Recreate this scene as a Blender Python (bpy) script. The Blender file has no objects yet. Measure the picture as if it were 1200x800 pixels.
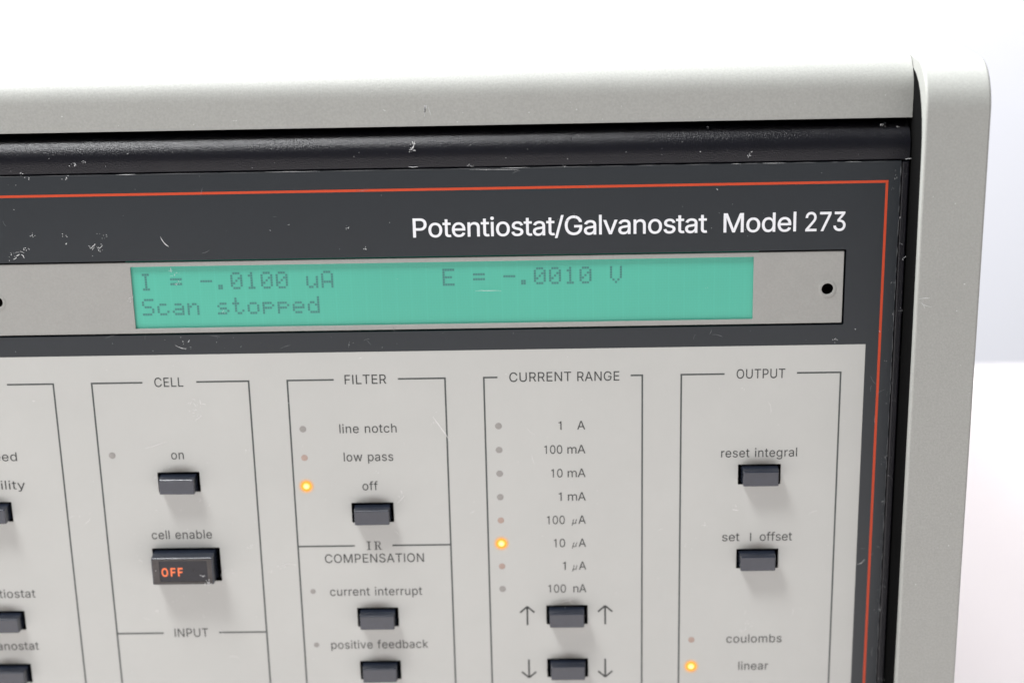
import bpy, bmesh, math, random
from mathutils import Vector, Matrix, geometry

random.seed(273)
S = 0.001                      # everything below is written in millimetres
SC = bpy.context.scene
COL = SC.collection

# ------------------------------------------------------------------ camera
cd = bpy.data.cameras.new('camera')
cam = bpy.data.objects.new('camera', cd)
COL.objects.link(cam)
right = Vector((0.99963779, 0.01626334, -0.02144261))
up = Vector((0.01544045, 0.3059963, 0.95190748))
fwd = Vector((-0.02204255, 0.95189378, -0.30563435))
M = Matrix((right, up, -fwd)).transposed().to_4x4()
M.translation = Vector((-3.13737723, -396.73632742, 136.56805869)) * S
cam.matrix_world = M
cd.sensor_width = 36.0
cd.lens = 60.0
cd.clip_start = 0.01
cd.clip_end = 50.0
cd.dof.use_dof = True
cd.dof.focus_distance = 0.409
cd.dof.aperture_fstop = 8.5
SC.camera = cam

# ------------------------------------------------------------------ world, lamps, exposure
w = bpy.data.worlds.new('World')
SC.world = w
w.use_nodes = True
bg = w.node_tree.nodes['Background']
bg.inputs[0].default_value = (0.93, 0.95, 1.0, 1)
bg.inputs[1].default_value = 0.22
SC.view_settings.view_transform = 'Standard'
SC.view_settings.look = 'None'
SC.view_settings.exposure = 0.0
SC.view_settings.gamma = 1.0


def area(name, loc, target, size, sizey, power, color):
    l = bpy.data.lights.new(name, 'AREA')
    l.shape = 'RECTANGLE'
    l.size = size
    l.size_y = sizey
    l.energy = power
    l.color = color
    o = bpy.data.objects.new(name, l)
    COL.objects.link(o)
    o.location = loc
    o.rotation_euler = (Vector(target) - Vector(loc)).to_track_quat('-Z', 'Y').to_euler()
    return o


area('window_lamp', (-0.36, -0.30, 0.92), (0.0, 0.0, 0.0), 0.26, 0.22, 13.8, (0.985, 0.99, 1.0))
area('added_rear_light', (-0.52, 0.20, 0.84), (-0.02, 0.03, 0.07), 0.45, 0.28, 29.0, (0.97, 0.99, 1.0))  # added unseen light that whitens the cover top and rounded edges
area('added_wall_light', (0.3, 0.5, 1.5), (0.25, 1.15, 0.0), 1.2, 0.8, 26.0, (0.97, 0.965, 1.0))  # added unseen light to brighten the wall behind the instrument


# ------------------------------------------------------------------ materials
def new_mat(name):
    m = bpy.data.materials.new(name)
    m.use_nodes = True
    return m, m.node_tree, m.node_tree.nodes['Principled BSDF']


def mat(name, col, rough=0.5, spec=0.5, mottle=0.0, mscale=300, bump=0.0, bscale=1500, metallic=0.0, speck=0.0, coat=0.0):
    m, nt, b = new_mat(name)
    b.inputs['Base Color'].default_value = (*col, 1)
    b.inputs['Roughness'].default_value = rough
    b.inputs['Specular IOR Level'].default_value = spec
    b.inputs['Metallic'].default_value = metallic
    b.inputs['Coat Weight'].default_value = coat
    b.inputs['Coat Roughness'].default_value = 0.2
    N, L = nt.nodes, nt.links
    geo = N.new('ShaderNodeNewGeometry')
    src = None
    if mottle:
        n1 = N.new('ShaderNodeTexNoise')
        n1.inputs['Scale'].default_value = mscale
        n1.inputs['Detail'].default_value = 6
        n1.inputs['Roughness'].default_value = 0.7
        L.new(geo.outputs['Position'], n1.inputs['Vector'])
        r = N.new('ShaderNodeMapRange')
        r.inputs['From Min'].default_value = 0.3
        r.inputs['From Max'].default_value = 0.7
        r.inputs['To Min'].default_value = 1 - mottle
        r.inputs['To Max'].default_value = 1 + mottle
        L.new(n1.outputs['Fac'], r.inputs['Value'])
        mul = N.new('ShaderNodeVectorMath')
        mul.operation = 'SCALE'
        mul.inputs[0].default_value = col
        L.new(r.outputs['Result'], mul.inputs['Scale'])
        src = mul.outputs['Vector']
        L.new(src, b.inputs['Base Color'])
    if speck:
        n2 = N.new('ShaderNodeTexNoise')
        n2.inputs['Scale'].default_value = bscale * 0.9
        n2.inputs['Detail'].default_value = 2
        L.new(geo.outputs['Position'], n2.inputs['Vector'])
        r2 = N.new('ShaderNodeMapRange')
        r2.inputs['From Min'].default_value = 0.35
        r2.inputs['From Max'].default_value = 0.65
        r2.inputs['To Min'].default_value = 1 - speck
        r2.inputs['To Max'].default_value = 1 + speck
        L.new(n2.outputs['Fac'], r2.inputs['Value'])
        mul2 = N.new('ShaderNodeVectorMath')
        mul2.operation = 'SCALE'
        if src:
            L.new(src, mul2.inputs[0])
        else:
            mul2.inputs[0].default_value = col
        L.new(r2.outputs['Result'], mul2.inputs['Scale'])
        L.new(mul2.outputs['Vector'], b.inputs['Base Color'])
    if bump:
        n3 = N.new('ShaderNodeTexNoise')
        n3.inputs['Scale'].default_value = bscale
        n3.inputs['Detail'].default_value = 3
        L.new(geo.outputs['Position'], n3.inputs['Vector'])
        bp = N.new('ShaderNodeBump')
        bp.inputs['Strength'].default_value = bump
        bp.inputs['Distance'].default_value = 0.0003
        L.new(n3.outputs['Fac'], bp.inputs['Height'])
        L.new(bp.outputs['Normal'], b.inputs['Normal'])
    return m


def emis(name, col, strength):
    m, nt, b = new_mat(name)
    b.inputs['Base Color'].default_value = (*col, 1)
    b.inputs['Emission Color'].default_value = (*col, 1)
    b.inputs['Emission Strength'].default_value = strength
    return m


PAINT = mat('warm grey textured paint', (0.285, 0.289, 0.270), 0.55, 0.35, 0.02, 60, 0.16, 2300, speck=0.05)
BLACKP = mat('black textured enamel', (0.0035, 0.0035, 0.006), 0.29, 0.36, 0.1, 200, 0.38, 3600)
OVER = mat('charcoal overlay film', (0.0085, 0.0125, 0.0160), 0.40, 0.42, 0.05, 90, 0.06, 2500)
LIGHT = mat('pale grey overlay film', (0.405, 0.409, 0.388), 0.42, 0.45, 0.03, 28, 0.03, 2500)
BEZ = mat('grey anodised plate', (0.275, 0.275, 0.258), 0.5, 0.4, 0.03, 150, 0.08, 2500, speck=0.03)
RED = mat('vermilion print', (0.46, 0.05, 0.014), 0.5, 0.3, 0.05, 900)
WHITEINK = mat('off white print', (0.68, 0.69, 0.71), 0.5, 0.3, 0.04, 1500)
INK = mat('dark grey print', (0.036, 0.038, 0.037), 0.55, 0.3, 0.06, 1500)
LINEINK = mat('dark line print', (0.06, 0.068, 0.065), 0.55, 0.3, 0.1, 800)
VOID = mat('unlit black interior', (0.006, 0.006, 0.006), 1.0, 0.0)
HOLEM = mat('dark brown interior', (0.02, 0.014, 0.01), 0.7, 0.2)
CAP = mat('blue black plastic', (0.015, 0.019, 0.030), 0.27, 0.45, 0.15, 500, 0.10, 2000, coat=0.3)
SMOKE = mat('smoky grey lens plastic', (0.010, 0.010, 0.014), 0.25, 0.3, 0.3, 300, 0.05, 1500)
LENSRIM = mat('scuffed smoky rim', (0.038, 0.033, 0.031), 0.3, 0.35, 0.4, 500, 0.1, 1500)
LEDG = mat('grey lamp lens', (0.25, 0.24, 0.225), 0.5, 0.4, 0.1, 900)
LEDP = mat('pinkish lamp lens', (0.34, 0.255, 0.215), 0.5, 0.4, 0.1, 900)
SCR = mat('pale scratch mark', (0.55, 0.56, 0.56), 0.7, 0.2, 0.2, 900)
SCRD = mat('dim scratch mark', (0.16, 0.165, 0.17), 0.7, 0.2, 0.3, 900)
SCRL = mat('white scuff mark', (0.64, 0.64, 0.63), 0.6, 0.2)
OFFINK = emis('orange lit legend', (0.66, 0.13, 0.035), 0.38)
LEDON = emis('glowing amber lamp', (0.12, 0.05, 0.01), 1.9)
LCDDOT = mat('lcd dot', (0.055, 0.19, 0.17), 0.5, 0.3)
WALL = mat('white wall', (0.83, 0.83, 0.87), 0.8, 0.2, 0.01, 3)
TABLE = mat('white table', (0.80, 0.745, 0.73), 0.55, 0.3, 0.01, 5)


def lcd_material():
    m, nt, b = new_mat('teal display glass')
    N, L = nt.nodes, nt.links
    geo = N.new('ShaderNodeNewGeometry')
    sep = N.new('ShaderNodeSeparateXYZ')
    L.new(geo.outputs['Position'], sep.inputs[0])

    def wave(sock, period, lo, hi, width):
        a = N.new('ShaderNodeMath'); a.operation = 'DIVIDE'; a.inputs[1].default_value = period * S
        L.new(sock, a.inputs[0])
        f = N.new('ShaderNodeMath'); f.operation = 'FRACT'
        L.new(a.outputs[0], f.inputs[0])
        c = N.new('ShaderNodeMath'); c.operation = 'LESS_THAN'; c.inputs[1].default_value = width
        L.new(f.outputs[0], c.inputs[0])
        r = N.new('ShaderNodeMapRange')
        r.inputs['To Min'].default_value = lo
        r.inputs['To Max'].default_value = hi
        L.new(c.outputs[0], r.inputs['Value'])
        return r.outputs['Result']
    ax = wave(sep.outputs['X'], 3.667, 1.0, 1.03, 0.12)
    az = wave(sep.outputs['Z'], 0.70, 1.0, 0.975, 0.3)
    ay = wave(sep.outputs['X'], 0.65, 1.0, 0.98, 0.3)
    n = N.new('ShaderNodeTexNoise'); n.inputs['Scale'].default_value = 25; n.inputs['Detail'].default_value = 4
    L.new(geo.outputs['Position'], n.inputs['Vector'])
    r = N.new('ShaderNodeMapRange'); r.inputs['To Min'].default_value = 0.90; r.inputs['To Max'].default_value = 1.10
    L.new(n.outputs['Fac'], r.inputs['Value'])
    cur = r.outputs['Result']
    for s in (ax, az, ay):
        k = N.new('ShaderNodeMath'); k.operation = 'MULTIPLY'
        L.new(cur, k.inputs[0]); L.new(s, k.inputs[1])
        cur = k.outputs[0]
    v = N.new('ShaderNodeVectorMath'); v.operation = 'SCALE'
    v.inputs[0].default_value = (0.048, 0.315, 0.228)
    L.new(cur, v.inputs['Scale'])
    L.new(v.outputs['Vector'], b.inputs['Base Color'])
    b.inputs['Roughness'].default_value = 0.35
    v2 = N.new('ShaderNodeVectorMath'); v2.operation = 'SCALE'
    v2.inputs[0].default_value = (0.048, 0.315, 0.228)
    L.new(cur, v2.inputs['Scale'])
    L.new(v2.outputs['Vector'], b.inputs['Emission Color'])
    b.inputs['Emission Strength'].default_value = 0.18
    return m


LCD = lcd_material()

# ------------------------------------------------------------------ helpers
ROOT = Vector((-143.0, 190.0, -165.0))


def link(name, me, m, parent=None, loc=(0, 0, 0), label=None, kind=None, bevel=0.0, smooth=None, seg=2):
    """loc in millimetres, world space; parent chain is unrotated"""
    if m is not None and not me.materials:
        me.materials.append(m)
    o = bpy.data.objects.new(name, me)
    COL.objects.link(o)
    o.parent = parent
    base = Vector((0, 0, 0))
    p = parent
    while p is not None:
        base += p.location
        p = p.parent
    o.location = Vector(loc) * S - base
    if label:
        o['label'] = label
    if kind:
        o['kind'] = kind
    if smooth:
        me.shade_smooth()
        me.set_sharp_from_angle(angle=math.radians(smooth))
    if bevel:
        b = o.modifiers.new('soft_edges', 'BEVEL')
        b.width = bevel * S
        b.segments = seg
        b.limit_method = 'ANGLE'
        b.angle_limit = math.radians(35)
        b.harden_normals = False
    return o


def to_mesh(bm, name):
    me = bpy.data.meshes.new(name)
    bmesh.ops.recalc_face_normals(bm, faces=bm.faces)
    bm.to_mesh(me)
    bm.free()
    return me


def box(bm, x0, x1, y0, y1, z0, z1):
    vs = [bm.verts.new((x * S, y * S, z * S)) for x in (x0, x1) for y in (y0, y1) for z in (z0, z1)]
    for f in ((0, 1, 3, 2), (4, 6, 7, 5), (0, 4, 5, 1), (2, 3, 7, 6), (0, 2, 6, 4), (1, 5, 7, 3)):
        bm.faces.new([vs[i] for i in f])


def rect(x0, x1, z0, z1, r=0.0, n=4):
    if r <= 0:
        return [(x0, z0), (x1, z0), (x1, z1), (x0, z1)]
    out = []
    for cx, cz, a0 in ((x1 - r, z0 + r, -90), (x1 - r, z1 - r, 0), (x0 + r, z1 - r, 90), (x0 + r, z0 + r, 180)):
        for k in range(n + 1):
            a = math.radians(a0 + 90 * k / n)
            out.append((cx + r * math.cos(a), cz + r * math.sin(a)))
    return out


def circle(cx, cz, r, n=32):
    return [(cx + r * math.cos(2 * math.pi * k / n), cz + r * math.sin(2 * math.pi * k / n)) for k in range(n)]


def plate(name, outer, holes, y0, y1):
    """flat plate in the XZ plane with holes, front at y0, back at y1"""
    bm = bmesh.new()
    edges = []
    for loop in [outer] + holes:
        vs = [bm.verts.new((x * S, y0 * S, z * S)) for x, z in loop]
        for i in range(len(vs)):
            edges.append(bm.edges.new((vs[i], vs[(i + 1) % len(vs)])))
    bmesh.ops.triangle_fill(bm, use_beauty=True, use_dissolve=False, edges=edges)
    faces = list(bm.faces)
    ret = bmesh.ops.extrude_face_region(bm, geom=faces)
    vs = [g for g in ret['geom'] if isinstance(g, bmesh.types.BMVert)]
    bmesh.ops.translate(bm, verts=vs, vec=(0, (y1 - y0) * S, 0))
    return to_mesh(bm, name)


def extrude_x(name, prof, x0, x1):
    """closed profile of (y, z) points swept along x"""
    bm = bmesh.new()
    a = [bm.verts.new((x0 * S, y * S, z * S)) for y, z in prof]
    b = [bm.verts.new((x1 * S, y * S, z * S)) for y, z in prof]
    bm.faces.new(a)
    bm.faces.new(list(reversed(b)))
    for i in range(len(prof)):
        j = (i + 1) % len(prof)
        bm.faces.new((a[i], b[i], b[j], a[j]))
    return to_mesh(bm, name)


def arc(cy, cz, r, a0, a1, n):
    return [(cy + r * math.cos(math.radians(a0 + (a1 - a0) * k / n)),
             cz + r * math.sin(math.radians(a0 + (a1 - a0) * k / n))) for k in range(n + 1)]


def flat_rects(name, rects, y):
    bm = bmesh.new()
    for x0, x1, z0, z1 in rects:
        bm.faces.new([bm.verts.new((x * S, y * S, z * S)) for x, z in ((x0, z0), (x1, z0), (x1, z1), (x0, z1))])
    return to_mesh(bm, name)


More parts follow.
